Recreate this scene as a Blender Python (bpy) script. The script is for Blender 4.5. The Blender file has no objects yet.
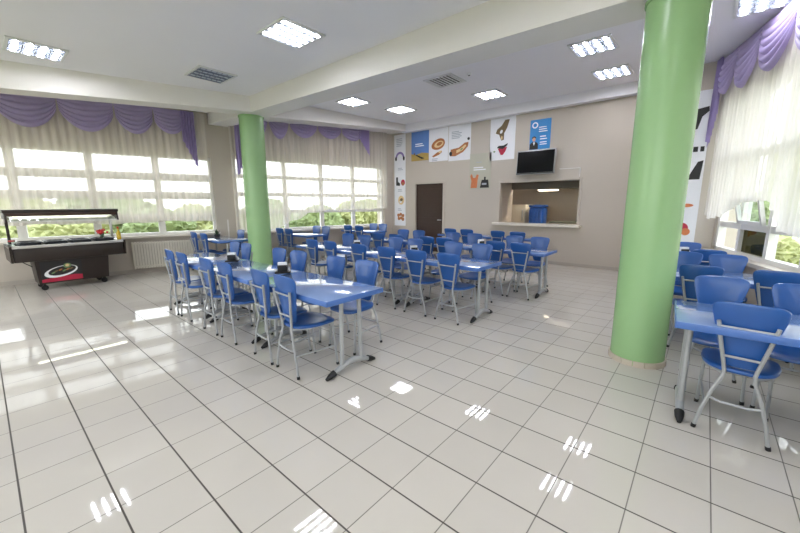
import bpy, bmesh, math, random
from mathutils import Vector, Matrix
random.seed(7)
PI = math.pi
S = bpy.context.scene
COL = S.collection
T = 0.333                                   # floor tile pitch

# ------------------------------------------------------------------ materials
def srgb(r, g, b):
    f = lambda c: (c/255/12.92) if c/255 <= .04045 else ((c/255+.055)/1.055)**2.4
    return (f(r), f(g), f(b), 1)
MATS = {}
def mat(name, col, rough=.5, metal=0, noise=0, nscale=8, coat=0, spec=.5, bump=0, bscale=60):
    m = bpy.data.materials.new(name); m.use_nodes = True
    nt = m.node_tree; b = nt.nodes['Principled BSDF']
    c = srgb(*col)
    b.inputs['Base Color'].default_value = c
    b.inputs['Roughness'].default_value = rough
    b.inputs['Metallic'].default_value = metal
    b.inputs['Specular IOR Level'].default_value = spec
    if coat:
        b.inputs['Coat Weight'].default_value = coat; b.inputs['Coat Roughness'].default_value = .08
    tc = nt.nodes.new('ShaderNodeTexCoord')
    if noise:
        n = nt.nodes.new('ShaderNodeTexNoise'); n.inputs['Scale'].default_value = nscale; n.inputs['Detail'].default_value = 4
        nt.links.new(tc.outputs['Object'], n.inputs['Vector'])
        r = nt.nodes.new('ShaderNodeMapRange')
        r.inputs[3].default_value = 1-noise; r.inputs[4].default_value = 1+noise
        nt.links.new(n.outputs['Fac'], r.inputs[0])
        v = nt.nodes.new('ShaderNodeVectorMath'); v.operation = 'SCALE'
        v.inputs[0].default_value = c[:3]
        nt.links.new(r.outputs[0], v.inputs['Scale'])
        nt.links.new(v.outputs[0], b.inputs['Base Color'])
    if bump:
        n2 = nt.nodes.new('ShaderNodeTexNoise'); n2.inputs['Scale'].default_value = bscale
        nt.links.new(tc.outputs['Object'], n2.inputs['Vector'])
        bp = nt.nodes.new('ShaderNodeBump'); bp.inputs['Strength'].default_value = bump; bp.inputs['Distance'].default_value = .01
        nt.links.new(n2.outputs['Fac'], bp.inputs['Height']); nt.links.new(bp.outputs[0], b.inputs['Normal'])
    MATS[name] = m
    return m
def emis(name, col, strength):
    m = bpy.data.materials.new(name); m.use_nodes = True
    nt = m.node_tree; b = nt.nodes['Principled BSDF']
    b.inputs['Base Color'].default_value = srgb(*col)
    b.inputs['Emission Color'].default_value = srgb(*col)
    b.inputs['Emission Strength'].default_value = strength
    MATS[name] = m; return m

def floor_mat():
    m = bpy.data.materials.new('glazed_floor_tile'); m.use_nodes = True
    nt = m.node_tree; N = nt.nodes; L = nt.links; b = N['Principled BSDF']
    tc = N.new('ShaderNodeTexCoord'); sep = N.new('ShaderNodeSeparateXYZ'); L.new(tc.outputs['Object'], sep.inputs[0])
    def M(op, a, bb=None, c=None):
        n = N.new('ShaderNodeMath'); n.operation = op
        for i, x in enumerate((a, bb, c)):
            if x is None: continue
            if isinstance(x, (int, float)): n.inputs[i].default_value = x
            else: L.new(x, n.inputs[i])
        return n.outputs[0]
    def line(axis, half):
        u = M('DIVIDE', sep.outputs[axis], T)
        d = M('PINGPONG', u, .5)                      # distance to the nearest whole tile line
        return M('SMOOTH_MIN', M('MULTIPLY', M('SUBTRACT', half, d), 160), 1, .1), u
    lx, ux = line(0, .0115); ly, uy = line(1, .0165)
    g = M('MAXIMUM', M('MULTIPLY', lx, .8), ly)
    g = N.new('ShaderNodeClamp').outputs[0] if False else M('MINIMUM', M('MAXIMUM', g, 0), 1)
    cell = N.new('ShaderNodeCombineXYZ'); L.new(M('FLOOR', ux), cell.inputs[0]); L.new(M('FLOOR', uy), cell.inputs[1])
    wn = N.new('ShaderNodeTexWhiteNoise'); L.new(cell.outputs[0], wn.inputs['Vector'])
    no = N.new('ShaderNodeTexNoise'); no.inputs['Scale'].default_value = 2.5; no.inputs['Detail'].default_value = 6
    L.new(tc.outputs['Object'], no.inputs['Vector'])
    tone = M('ADD', M('MULTIPLY', wn.outputs[0], .05), M('MULTIPLY', no.outputs['Fac'], .07))
    tone = M('ADD', tone, .92)
    v = N.new('ShaderNodeVectorMath'); v.operation = 'SCALE'; v.inputs[0].default_value = srgb(202, 196, 187)[:3]
    L.new(tone, v.inputs['Scale'])
    mx = N.new('ShaderNodeMix'); mx.data_type = 'RGBA'
    L.new(g, mx.inputs[0]); L.new(v.outputs[0], mx.inputs[6]); mx.inputs[7].default_value = srgb(70, 64, 58)
    L.new(mx.outputs[2], b.inputs['Base Color'])
    r = M('ADD', M('MULTIPLY', g, .5), M('ADD', M('MULTIPLY', no.outputs['Fac'], .03), .015))
    L.new(r, b.inputs['Roughness'])
    bp = N.new('ShaderNodeBump'); bp.inputs['Strength'].default_value = .25; bp.inputs['Distance'].default_value = .002
    L.new(M('SUBTRACT', 1, g), bp.inputs['Height']); L.new(bp.outputs[0], b.inputs['Normal'])
    b.inputs['Specular IOR Level'].default_value = .42
    return m

def sheer_mat(name, col, clear):
    m = bpy.data.materials.new(name); m.use_nodes = True
    nt = m.node_tree; N = nt.nodes; L = nt.links
    N.remove(N['Principled BSDF']); out = N['Material Output']
    tr = N.new('ShaderNodeBsdfTransparent'); tr.inputs[0].default_value = (1, 1, 1, 1)
    tl = N.new('ShaderNodeBsdfTranslucent'); tl.inputs[0].default_value = srgb(*col)
    df = N.new('ShaderNodeBsdfDiffuse'); df.inputs[0].default_value = srgb(*col)
    a = N.new('ShaderNodeMixShader'); a.inputs[0].default_value = .62
    L.new(tl.outputs[0], a.inputs[1]); L.new(df.outputs[0], a.inputs[2])
    b = N.new('ShaderNodeMixShader')
    # fine weave: alternating threads, denser in the folds
    tc = N.new('ShaderNodeTexCoord'); w = N.new('ShaderNodeTexNoise'); w.inputs['Scale'].default_value = 9
    mp = N.new('ShaderNodeMapping'); mp.inputs['Scale'].default_value = (1, 1, .03)
    L.new(tc.outputs['Object'], mp.inputs[0]); L.new(mp.outputs[0], w.inputs['Vector'])
    rg = N.new('ShaderNodeMapRange'); rg.inputs[1].default_value = .3; rg.inputs[2].default_value = .7
    rg.inputs[3].default_value = clear-.14; rg.inputs[4].default_value = clear+.14
    L.new(w.outputs['Fac'], rg.inputs[0]); L.new(rg.outputs[0], b.inputs[0])
    L.new(a.outputs[0], b.inputs[1]); L.new(tr.outputs[0], b.inputs[2])
    L.new(b.outputs[0], out.inputs[0])
    MATS[name] = m; return m
def glass_mat():
    m = bpy.data.materials.new('window_glass'); m.use_nodes = True
    nt = m.node_tree; N = nt.nodes; L = nt.links
    N.remove(N['Principled BSDF']); out = N['Material Output']
    tr = N.new('ShaderNodeBsdfTransparent'); tr.inputs[0].default_value = (.93, .96, .95, 1)
    gl = N.new('ShaderNodeBsdfGlossy'); gl.inputs['Roughness'].default_value = .02
    lw = N.new('ShaderNodeLayerWeight'); pw = N.new('ShaderNodeMath'); pw.operation = 'POWER'; pw.inputs[1].default_value = 5
    L.new(lw.outputs['Facing'], pw.inputs[0])
    fr = N.new('ShaderNodeMath'); fr.operation = 'MULTIPLY_ADD'; fr.inputs[1].default_value = .5; fr.inputs[2].default_value = .025
    L.new(pw.outputs[0], fr.inputs[0])
    a = N.new('ShaderNodeMixShader'); L.new(fr.outputs[0], a.inputs[0]); L.new(tr.outputs[0], a.inputs[1]); L.new(gl.outputs[0], a.inputs[2])
    L.new(a.outputs[0], out.inputs[0]); MATS['window_glass'] = m; return m
def clear_mat(name, tint):
    m = glass_mat().copy(); m.name = name
    for n in m.node_tree.nodes:
        if n.type == 'BSDF_TRANSPARENT': n.inputs[0].default_value = srgb(*tint)
    return m

DKREFL = clear_mat('dark_reflection_glass', (118, 116, 92))  # dark colour stands in for the room reflected in one pane
FLOOR = floor_mat()
WALL = mat('cream_wall_paint', (192, 182, 170), .6, noise=.02, nscale=3, bump=.05)
WALLW = mat('cream_beam_paint', (228, 224, 220), .6, noise=.015, nscale=3)
CEIL = mat('white_ceiling_paint', (238, 236, 240), .75, noise=.015, nscale=2, bump=.05)
GREEN = mat('green_gloss_paint', (148, 186, 132), .27, noise=.035, nscale=4)
RING = mat('beige_tile_ring', (196, 184, 168), .25, noise=.04)
SKIRT = mat('grey_skirting_tile', (176, 167, 157), .35, noise=.04)
BLUE = mat('blue_moulded_plastic', (34, 84, 154), .3, noise=.03, nscale=10, coat=.15)
TOP = mat('pale_blue_laminate', (128, 156, 208), .09, noise=.02, nscale=6, coat=1)
EDGE = mat('mid_blue_edge_band', (70, 108, 176), .3, noise=.02)
GREY = mat('silver_grey_tube', (168, 170, 172), .35, metal=.35, noise=.02)
BLACK = mat('black_rubber', (18, 18, 20), .5, noise=.05)
DARKMET = mat('dark_metal', (42, 44, 50), .4, metal=.4, noise=.05)
PURPLE = mat('lilac_satin', (186, 172, 212), .42, noise=.06, nscale=5)
def satin(m, amt):
    nt = m.node_tree; b = nt.nodes['Principled BSDF']; out = nt.nodes['Material Output']
    tl = nt.nodes.new('ShaderNodeBsdfTranslucent'); tl.inputs[0].default_value = b.inputs['Base Color'].default_value
    mx = nt.nodes.new('ShaderNodeMixShader'); mx.inputs[0].default_value = amt
    nt.links.new(b.outputs[0], mx.inputs[1]); nt.links.new(tl.outputs[0], mx.inputs[2]); nt.links.new(mx.outputs[0], out.inputs[0])
PURPLED = mat('deep_lilac_satin', (172, 156, 206), .45, noise=.06, nscale=5)
satin(PURPLE, .4); satin(PURPLED, .4)
SHEER = sheer_mat('white_sheer_voile', (232, 225, 216), .3)
SHEERR = sheer_mat('white_sheer_lace', (236, 231, 226), .14)
GLASS = glass_mat()
FRAME = mat('white_window_plastic', (226, 224, 220), .4, noise=.015)
SILL = mat('cream_stone_sill', (214, 206, 194), .35, noise=.03)
RADI = mat('cream_radiator_enamel', (214, 208, 194), .4, noise=.02)
WOOD = mat('dark_walnut', (54, 33, 22), .45, noise=.25, nscale=14)
WOODD = mat('dark_brown_laminate', (36, 25, 20), .35, noise=.15, nscale=10)
STEEL = mat('brushed_steel', (196, 194, 190), .28, metal=.8, noise=.03)
PANG = mat('dark_pan_food', (62, 66, 66), .4, noise=.3, nscale=40)
PAPER = mat('white_poster_paper', (232, 232, 236), .5, noise=.01)
BEIGEP = mat('beige_poster_paper', (184, 181, 164), .5, noise=.03)
SKYP = mat('poster_sky_blue', (92, 128, 188), .5, noise=.12, nscale=3)
BLUEP = mat('poster_bright_blue', (52, 138, 206), .5, noise=.08, nscale=4)
FIELD = mat('poster_field_yellow', (176, 148, 78), .5, noise=.25, nscale=9)
BROWN = mat('poster_bread_brown', (170, 106, 58), .5, noise=.3, nscale=22)
CREAMP = mat('poster_bread_cream', (224, 194, 142), .5, noise=.15, nscale=22)
DKP = mat('poster_black', (34, 32, 34), .5, noise=.1)
REDP = mat('poster_red', (184, 34, 66), .5, noise=.15, nscale=18)
ORNG = mat('poster_orange', (206, 120, 74), .5, noise=.2, nscale=18)
TXT = mat('poster_grey_ink', (172, 176, 186), .5, noise=.05)
WHT = mat('white_ink', (240, 242, 245), .5, noise=.01)
SKIN = mat('poster_skin', (210, 160, 130), .5, noise=.05)
LILP = mat('poster_lilac', (142, 124, 178), .5, noise=.1)
GRNP = mat('poster_green', (108, 140, 92), .5, noise=.2, nscale=20)
OLIVE = mat('poster_olive_brown', (112, 92, 62), .5, noise=.3, nscale=20)
NAP = mat('white_paper_napkin', (236, 236, 236), .7, noise=.01)
TVB = mat('black_tv_screen', (9, 9, 11), .45, spec=.15, noise=.02)
SILV = mat('silver_plastic', (176, 176, 178), .35, metal=.3, noise=.02)
LOUV = mat('mirror_louvre', (150, 154, 162), .35, metal=.3, noise=.02)
LFRM = mat('white_lamp_frame', (222, 222, 222), .45, noise=.01)
TUBE = emis('lit_lamp_tube', (246, 247, 255), 38)
TUBEO = mat('unlit_lamp_tube', (196, 204, 218), .4, noise=.01)
LBACK = mat('lamp_reflector_white', (150, 156, 168), .4, noise=.01)
LBACKD = mat('lamp_reflector_dull', (128, 136, 156), .4, noise=.02)
VENTD = mat('vent_shadow_grey', (70, 66, 62), .7, noise=.05)
GRASS = mat('lawn_grass', (156, 160, 124), .9, noise=.3, nscale=2)
LEAF = mat('shrub_leaf', (134, 148, 102), .85, noise=.4, nscale=5)
LEAFY = mat('yellow_green_leaf', (162, 166, 116), .85, noise=.35, nscale=5)
BARK = mat('tree_bark', (98, 80, 62), .9, noise=.3)
KWALL = mat('kitchen_wall_paint', (206, 194, 180), .6, noise=.03)
FRIDGE = mat('beige_enamel', (228, 216, 196), .4, noise=.02)
BLUEK = mat('blue_crate_plastic', (34, 84, 164), .35, noise=.06)
KTOP = mat('grey_green_worktop', (112, 116, 100), .4, noise=.1)
KLAMP = emis('kitchen_lamp_tube', (255, 240, 214), 3)
REDF = mat('red_petal', (196, 28, 36), .5, noise=.2, nscale=40)
OIL = clear_mat('yellow_oil_glass', (214, 190, 60))
OILB = mat('yellow_olive_oil', (186, 156, 34), .2, noise=.05)
PLANT = mat('dark_pot_plant_leaf', (44, 72, 48), .6, noise=.3, nscale=30)
POT = mat('dark_plant_pot', (52, 48, 46), .5, noise=.05)
CAP = mat('red_jar_lid', (150, 40, 40), .45, noise=.05)
CLEAR = clear_mat('clear_jar_glass', (226, 232, 228))

# ------------------------------------------------------------------ mesh helpers
class MB:
    def __init__(s): s.bm = bmesh.new()
    def box(s, lo, hi, bevel=0, M=None):
        r = bmesh.ops.create_cube(s.bm, size=1); vs = r['verts']
        c = [(a+b)/2 for a, b in zip(lo, hi)]; d = [abs(b-a) for a, b in zip(lo, hi)]
        for v in vs: v.co = Vector((v.co.x*d[0]+c[0], v.co.y*d[1]+c[1], v.co.z*d[2]+c[2]))
        if bevel:
            es = list({e for v in vs for e in v.link_edges})
            o = bmesh.ops.bevel(s.bm, geom=es, offset=bevel, segments=2, profile=.5, affect='EDGES')
            vs = list({v for f in o['faces'] for v in f.verts} | {v for v in vs if v.is_valid})
        if M is not None:
            for v in vs: v.co = M @ v.co
        return s
    def tube(s, pts, r, n=8, cap=True, flat=None):
        pts = [Vector(p) for p in pts]; rings = []
        rr = r if isinstance(r, (list, tuple)) else [r]*len(pts)
        up = None
        for i, p in enumerate(pts):
            t = (pts[min(i+1, len(pts)-1)]-pts[max(i-1, 0)]).normalized()
            if up is None:
                up = Vector((0, 0, 1)) if abs(t.z) < .9 else Vector((1, 0, 0))
            x = t.cross(up).normalized(); y = x.cross(t).normalized(); up = y
            k = flat or 1
            rings.append([s.bm.verts.new(p+x*math.cos(a)*rr[i]+y*math.sin(a)*rr[i]*k) for a in [2*PI*j/n for j in range(n)]])
        for a, b in zip(rings, rings[1:]):
            for j in range(n): s.bm.faces.new((a[j], a[(j+1) % n], b[(j+1) % n], b[j]))
        if cap:
            s.bm.faces.new(rings[0][::-1]); s.bm.faces.new(rings[-1])
        return s
    def lathe(s, prof, n=20, c=(0, 0, 0)):
        rings = []
        for r, z in prof:
            if r < 1e-5: rings.append([s.bm.verts.new((c[0], c[1], c[2]+z))])
            else: rings.append([s.bm.verts.new((c[0]+r*math.cos(2*PI*j/n), c[1]+r*math.sin(2*PI*j/n), c[2]+z)) for j in range(n)])
        for a, b in zip(rings, rings[1:]):
            for j in range(n):
                k = (j+1) % n
                q = [a[j] if len(a) > 1 else a[0]]
                if len(a) > 1: q.append(a[k])
                if len(b) > 1: q += [b[k], b[j]]
                else: q.append(b[0])
                if len(set(q)) > 2: s.bm.faces.new(q)
        return s
    def prism(s, poly, f0, f1):
        """closed polygon (list of 2-tuples) between two lifts f0(p), f1(p) -> 3-D"""
        a = [s.bm.verts.new(f0(p)) for p in poly]; b = [s.bm.verts.new(f1(p)) for p in poly]
        n = len(poly)
        s.bm.faces.new(a[::-1]); s.bm.faces.new(b)
        for i in range(n): s.bm.faces.new((a[i], a[(i+1) % n], b[(i+1) % n], b[i]))
        return s
    def grid(s, f, nu, nv):
        g = [[s.bm.verts.new(f(i/nu, j/nv)) for j in range(nv+1)] for i in range(nu+1)]
        for i in range(nu):
            for j in range(nv): s.bm.faces.new((g[i][j], g[i+1][j], g[i+1][j+1], g[i][j+1]))
        return s
    def pad(s, f, th, n=32, e=4.0):
        """rounded slab: f(x, y, d) lifts superellipse coords in [-1,1] and depth d to 3-D"""
        def ring(r, d):
            o = []
            for k in range(n):
                a = 2*PI*k/n; c, q = math.cos(a), math.sin(a)
                x = math.copysign(abs(c)**(2/e), c)*r; y = math.copysign(abs(q)**(2/e), q)*r
                o.append(s.bm.verts.new(f(x, y, d)))
            return o
        seq = [(.35, .5), (.7, .5), (.93, .5), (.985, .32), (1, 0), (.985, -.32), (.93, -.5), (.7, -.5), (.35, -.5)]
        rs = [ring(r, d*th) for r, d in seq]
        for a, b in zip(rs, rs[1:]):
            for k in range(n): s.bm.faces.new((a[k], a[(k+1) % n], b[(k+1) % n], b[k]))
        for rg, d in ((rs[0], .5), (rs[-1], -.5)):
            c = s.bm.verts.new(f(0, 0, d*th))
            for k in range(n):
                s.bm.faces.new((rg[k], c, rg[(k+1) % n]) if d > 0 else (rg[k], rg[(k+1) % n], c))
        return s
    def build(s, name, m, parent=None, smooth=True, loc=None):
        bmesh.ops.recalc_face_normals(s.bm, faces=s.bm.faces)
        me = bpy.data.meshes.new(name); s.bm.to_mesh(me); s.bm.free()
        me.materials.append(m)
        if smooth:
            me.polygons.foreach_set('use_smooth', [True]*len(me.polygons))
            me.set_sharp_from_angle(angle=math.radians(38))
        o = bpy.data.objects.new(name, me); COL.objects.link(o)
        if parent is not None: o.parent = parent
        if loc is not None: o.location = loc
        return o
def thing(name, label, cat, loc=(0, 0, 0), rz=0, group=None):
    o = bpy.data.objects.new(name, None); COL.objects.link(o)
    o.empty_display_size = .1; o.location = loc; o.rotation_euler = (0, 0, rz)
    return tag(o, label, cat, group)
def tag(o, label, cat, group=None):
    o['label'] = label; o['category'] = cat
    if group: o['group'] = group
    elif 'group' in o: del o['group']
    return o
def struct(o):
    o['kind'] = 'structure'; return o
KIDS = {}
def dup(root, loc, rz, label, group=None):
    r = root.copy(); COL.objects.link(r); r.location = loc; r.rotation_euler = (0, 0, rz)
    r['label'] = label
    if group: r['group'] = group
    def rec(src, dst):
        for ch in [c for c in COL.objects if c.parent == src]:
            c = ch.copy(); COL.objects.link(c); c.parent = dst
            rec(ch, c)
    rec(root, r)
    return r

# ------------------------------------------------------------------ camera
qy, qp, qr = 2.27658338, -.174537462, -.00281288
CAM = Vector((10.4469428*T, .165101713*T, 4.62592819*T))
fw = Vector((math.cos(qp)*math.cos(qy), math.cos(qp)*math.sin(qy), math.sin(qp)))
ri = Vector((math.sin(qy), -math.cos(qy), 0)); up = ri.cross(fw)
c_, s_ = math.cos(qr), math.sin(qr)
r2 = ri*c_+up*s_; u2 = up*c_-ri*s_
cam = bpy.data.cameras.new('camera'); cam.lens = 356.01/800*36; cam.sensor_width = 36; cam.clip_end = 400; cam.clip_start = .05
co = bpy.data.objects.new('camera', cam); COL.objects.link(co)
Mx = Matrix((r2, u2, -fw)).transposed().to_4x4(); Mx.translation = CAM
co.matrix_world = Mx
S.camera = co

# ------------------------------------------------------------------ room shell
YB = 9.45; YN = -2.6; Z1 = 3.70; Z2 = 4.02
mL, xL = .195, -6.7
mR, xR = -.31, 3.6+.31*7.8
nL = Vector((1, -mL, 0)).normalized(); nR = Vector((-1, mR, 0)).normalized()
def PL(y, off, z): return Vector((xL+mL*y, y, z))+nL*off
def PR(y, off, z): return Vector((xR+mR*y, y, z))+nR*off
def slab(mb, P, y0, y1, z0, z1, o0, o1):
    """box lying along a slanted wall: y-range, z-range, offsets from the wall face into the room"""
    vs = [mb.bm.verts.new(P(y, o, z)) for y in (y0, y1) for o in (o0, o1) for z in (z0, z1)]
    for f in ((0, 1, 3, 2), (4, 6, 7, 5), (0, 4, 5, 1), (2, 3, 7, 6), (0, 2, 6, 4), (1, 5, 7, 3)):
        mb.bm.faces.new([vs[i] for i in f])
    return mb

floor_o = struct(MB().prism([(-7.6, YN-.2), (7.2, YN-.2), (3.9, YB+.2), (-5.2, YB+.2)], lambda p: (p[0], p[1], -.2), lambda p: (p[0], p[1], 0)).build('floor', FLOOR, smooth=False))
# ceilings of the two bays
struct(MB().prism([(-7.6, YN-.2), (7.2, YN-.2), (5.2, 4.2), (-6.2, 4.2)], lambda p: (p[0], p[1], Z1), lambda p: (p[0], p[1], Z1+.6)).build('ceiling', CEIL, smooth=False))
struct(MB().prism([(-6.2, 4.3), (5.2, 4.3), (3.6, YB+.2), (-5.2, YB+.2)], lambda p: (p[0], p[1], Z2), lambda p: (p[0], p[1], Z2+.3)).build('ceiling', CEIL, smooth=False))
# the cross beam between the two green pillars, the slanting beam over the salad bar, the soffits of the far bay
struct(MB().prism([(-5.9, 3.435), (5.0, 3.22), (5.0, Z1+.4), (-5.9, Z1+.4)], lambda p: (p[0], 3.95, p[1]), lambda p: (p[0], 4.4, p[1])).build('ceiling_beam', WALLW, smooth=False))
def Pbeam(y, off, z): return Vector((-5.1+.32*y-off, y, z))
struct(MB().prism([(YN, 3.20), (3.96, 3.405), (3.96, Z1+.1), (YN, Z1+.1)], lambda p: Pbeam(p[0], 0, p[1]), lambda p: Pbeam(p[0], .42, p[1])).build('ceiling_beam', WALLW, smooth=False))
mb = MB()
a = [(-4.9, 4.39), (-5.85, 4.39), (-4.85, YB+.1), (-4.06, YB+.1)]
zb = [3.60, 3.60, 3.84, 3.84]
lo = [mb.bm.verts.new((p[0], p[1], z)) for p, z in zip(a, zb)]; hi = [mb.bm.verts.new((p[0], p[1], Z2+.1)) for p in a]
mb.bm.faces.new(lo); mb.bm.faces.new(hi[::-1])
for i in range(4): mb.bm.faces.new((lo[i], lo[(i+1) % 4], hi[(i+1) % 4], hi[i]))
struct(mb.build('ceiling_beam', WALLW, smooth=False))
struct(MB().box((-4.3, YB-.2, 3.79), (2.72, YB+.1, Z2+.1)).build('ceiling_beam', CEIL, smooth=False))
struct(MB().prism([(3.22, 4.39), (5.3, 4.39), (3.75, 7.98), (3.22, 7.98)], lambda p: (p[0], p[1], 3.70), lambda p: (p[0], p[1], Z2+.1)).build('ceiling_beam', CEIL, smooth=False))
struct(MB().box((2.6, 7.45, 3.70), (3.22, 7.98, Z2+.1)).build('ceiling_beam', CEIL, smooth=False))

# back wall with the door and the serving hatch cut out
DX0, DX1, DZ = -3.86, -2.76, 2.18
HX0, HX1, HZ0, HZ1 = -.90, 1.10, 1.02, 2.09
mb = MB()
for x0, x1, z0, z1 in ((-5.6, DX0, 0, 4.1), (DX0, DX1, DZ, 4.1), (DX1, HX0, 0, 4.1), (HX0, HX1, 0, HZ0), (HX0, HX1, HZ1, 4.1), (HX1, 2.8, 0, 4.1)):
    mb.box((x0, YB, z0), (x1, YB+.18, z1))
struct(mb.build('wall_back', WALL, smooth=False))
# the wall that steps forward behind the right pillar
struct(MB().box((2.72, 7.8, 0), (3.62, YB+.18, 4.1)).build('wall_alcove', WALL, smooth=False))
# left wall with two long windows
W1 = (-1.7, 3.95, .84, 2.66); W2 = (4.45, 9.1, .81, 2.75)
mb = MB()
for y0, y1, z0, z1 in ((YN-.2, W1[0], 0, 4.1), (W1[0], W1[1], 0, W1[2]), (W1[0], W1[1], W1[3], 4.1), (W1[1], W2[0], 0, 4.1),
                       (W2[0], W2[1], 0, W2[2]), (W2[0], W2[1], W2[3], 4.1), (W2[1], YB+.1, 0, 4.1)):
    slab(mb, PL, y0, y1, z0, z1, -.28, 0)
struct(mb.build('wall_left', WALL, smooth=False))
# right wall with its long window
WR = (1.2, 7.72, .80, 3.05)
mb = MB()
for y0, y1, z0, z1 in ((YN-.2, WR[0], 0, 4.1), (WR[0], WR[1], 0, WR[2]), (WR[0], WR[1], WR[3], 4.1), (WR[1], 7.95, 0, 4.1)):
    slab(mb, PR, y0, y1, z0, z1, -.28, 0)
struct(mb.build('wall_right', WALL, smooth=False))
# wall behind the photographer, two unseen windows added and enlarged for fill light
mb = MB()
NW = [(-6.0, -.6), (.6, 5.6)]
xs = [-7.6, NW[0][0], NW[0][1], NW[1][0], NW[1][1], 7.2]
for i in range(5):
    if i in (1, 3):
        mb.box((xs[i], YN-.25, 0), (xs[i+1], YN, .45)); mb.box((xs[i], YN-.25, 3.3), (xs[i+1], YN, 4.1))
    else: mb.box((xs[i], YN-.25, 0), (xs[i+1], YN, 4.1))
struct(mb.build('wall_front', WALL, smooth=False))

# windows: frame + bars + one pane per light
def window(name, P_, y0, y1, z0, z1, ycuts, zcuts, bar, zbar, out=0, reflecting=None):
    f = MB(); fr = .06
    def P(y, off, z): return P_(y, off+out, z)
    slab(f, P, y0, y1, z0, z0+fr, -.17, -.07); slab(f, P, y0, y1, z1-fr, z1, -.17, -.07)
    slab(f, P, y0, y0+fr, z0, z1, -.17, -.07); slab(f, P, y1-fr, y1, z0, z1, -.17, -.07)
    for y in ycuts: slab(f, P, y-bar/2, y+bar/2, z0+.01, z1-.01, -.165, -.075)
    for z in zcuts: slab(f, P, y0+.01, y1-.01, z-zbar/2, z+zbar/2, -.16, -.08)
    fo = struct(f.build(name, FRAME, smooth=False))
    ys = [y0]+list(ycuts)+[y1]; zs = [z0]+list(zcuts)+[z1]
    for i in range(len(ys)-1):
        for j in range(len(zs)-1):
            slab(MB(), P, ys[i]+.02, ys[i+1]-.02, zs[j]+.02, zs[j+1]-.02, -.125, -.119).build('pane', DKREFL if reflecting == (i, j) else GLASS, fo, smooth=False)
    return fo
window('window_1', PL, *W1, [-.55, .56, 1.68, 2.82], [1.245, 1.745, 2.17], .13, .17)
window('window_2', PL, *W2, [5.76, 6.86, 7.95], [1.335, 1.80, 2.27], .11, .10)
wr = window('window_3', PR, *WR, [2.1, 2.8, 3.5, 4.2, 4.9, 5.6, 6.30, 7.02], [1.215, 2.2], .07, .085, out=.06, reflecting=(7, 0))
def Pnear(y, off, z): return Vector((y, YN+off, z))
window('fill_window_1', Pnear, NW[0][0], NW[0][1], .45, 3.3, [-4.6, -3.2, -1.9], [1.5, 2.2], .08, .08)  # added out-of-view windows, opened wide for frontal fill
window('fill_window_2', Pnear, NW[1][0], NW[1][1], .45, 3.3, [1.9, 3.2, 4.4], [1.5, 2.2], .08, .08)
# hinged top sash standing ajar in the right window
f = MB()
def Psash(y, off, z): return PR(y, -.01+off+(z-1.25)*.22, z)
for y0, y1, z0, z1 in ((6.34, 6.98, 1.26, 1.30), (6.34, 6.98, 1.56, 1.60), (6.34, 6.38, 1.26, 1.60), (6.94, 6.98, 1.26, 1.60)):
    slab(f, Psash, y0, y1, z0, z1, 0, .045)
sash = f.build('window_sash', FRAME, wr, smooth=False)
slab(MB(), Psash, 6.38, 6.94, 1.30, 1.56, .02, .026).build('pane', GLASS, sash, smooth=False)
# sills
n = 0
for P, y0, y1, z in ((PL, W1[0]-.05, W1[1]+.05, W1[2]), (PL, W2[0]-.05, W2[1]+.05, W2[2]), (PR, WR[0]-.05, WR[1]+.02, WR[2])):
    n += 1
    struct(slab(MB(), P, y0, y1, z-.045, z+.002, -.08, .13).build('trim_%d' % n, SILL, smooth=False))
# skirting
struct(slab(MB(), PL, YN, YB, 0, .085, 0, .012).build('baseboard_left', SKIRT, smooth=False))
struct(slab(MB(), PR, YN, 7.8, 0, .085, 0, .012).build('baseboard_right', SKIRT, smooth=False))
struct(MB().box((-4.84, YB-.012, 0), (DX0-.07, YB, .085)).box((DX1+.07, YB-.012, 0), (2.72, YB, .085)).box((2.708, 7.8, 0), (2.72, YB-.012, .085)).box((2.708, 7.788, 0), (3.6, 7.8, .085)).build('baseboard_back', SKIRT, smooth=False))

# door in the back wall
d = struct(MB().box((DX0+.005, YB+.05, .005), (DX1-.005, YB+.095, DZ-.005), .004).build('door_1', WOOD, smooth=False))
MB().box((DX0-.055, YB-.016, 0), (DX0+.02, YB+.05, DZ+.055), .004).box((DX1-.02, YB-.016, 0), (DX1+.055, YB+.05, DZ+.055), .004).box((DX0+.02, YB-.016, DZ-.02), (DX1-.02, YB+.05, DZ+.055), .004).build('door_frame', WALL, d, smooth=False)
MB().box((DX0+.14, YB+.043, .2), (DX1-.14, YB+.052, .95), .004).box((DX0+.14, YB+.043, 1.1), (DX1-.14, YB+.052, 2.0), .004).build('door_panel', WOOD, d, smooth=False)
MB().tube([(DX1-.1, YB+.05, 1.03), (DX1-.1, YB-.0, 1.03), (DX1-.22, YB-.0, 1.03)], .011).build('door_handle', STEEL, d)

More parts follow.
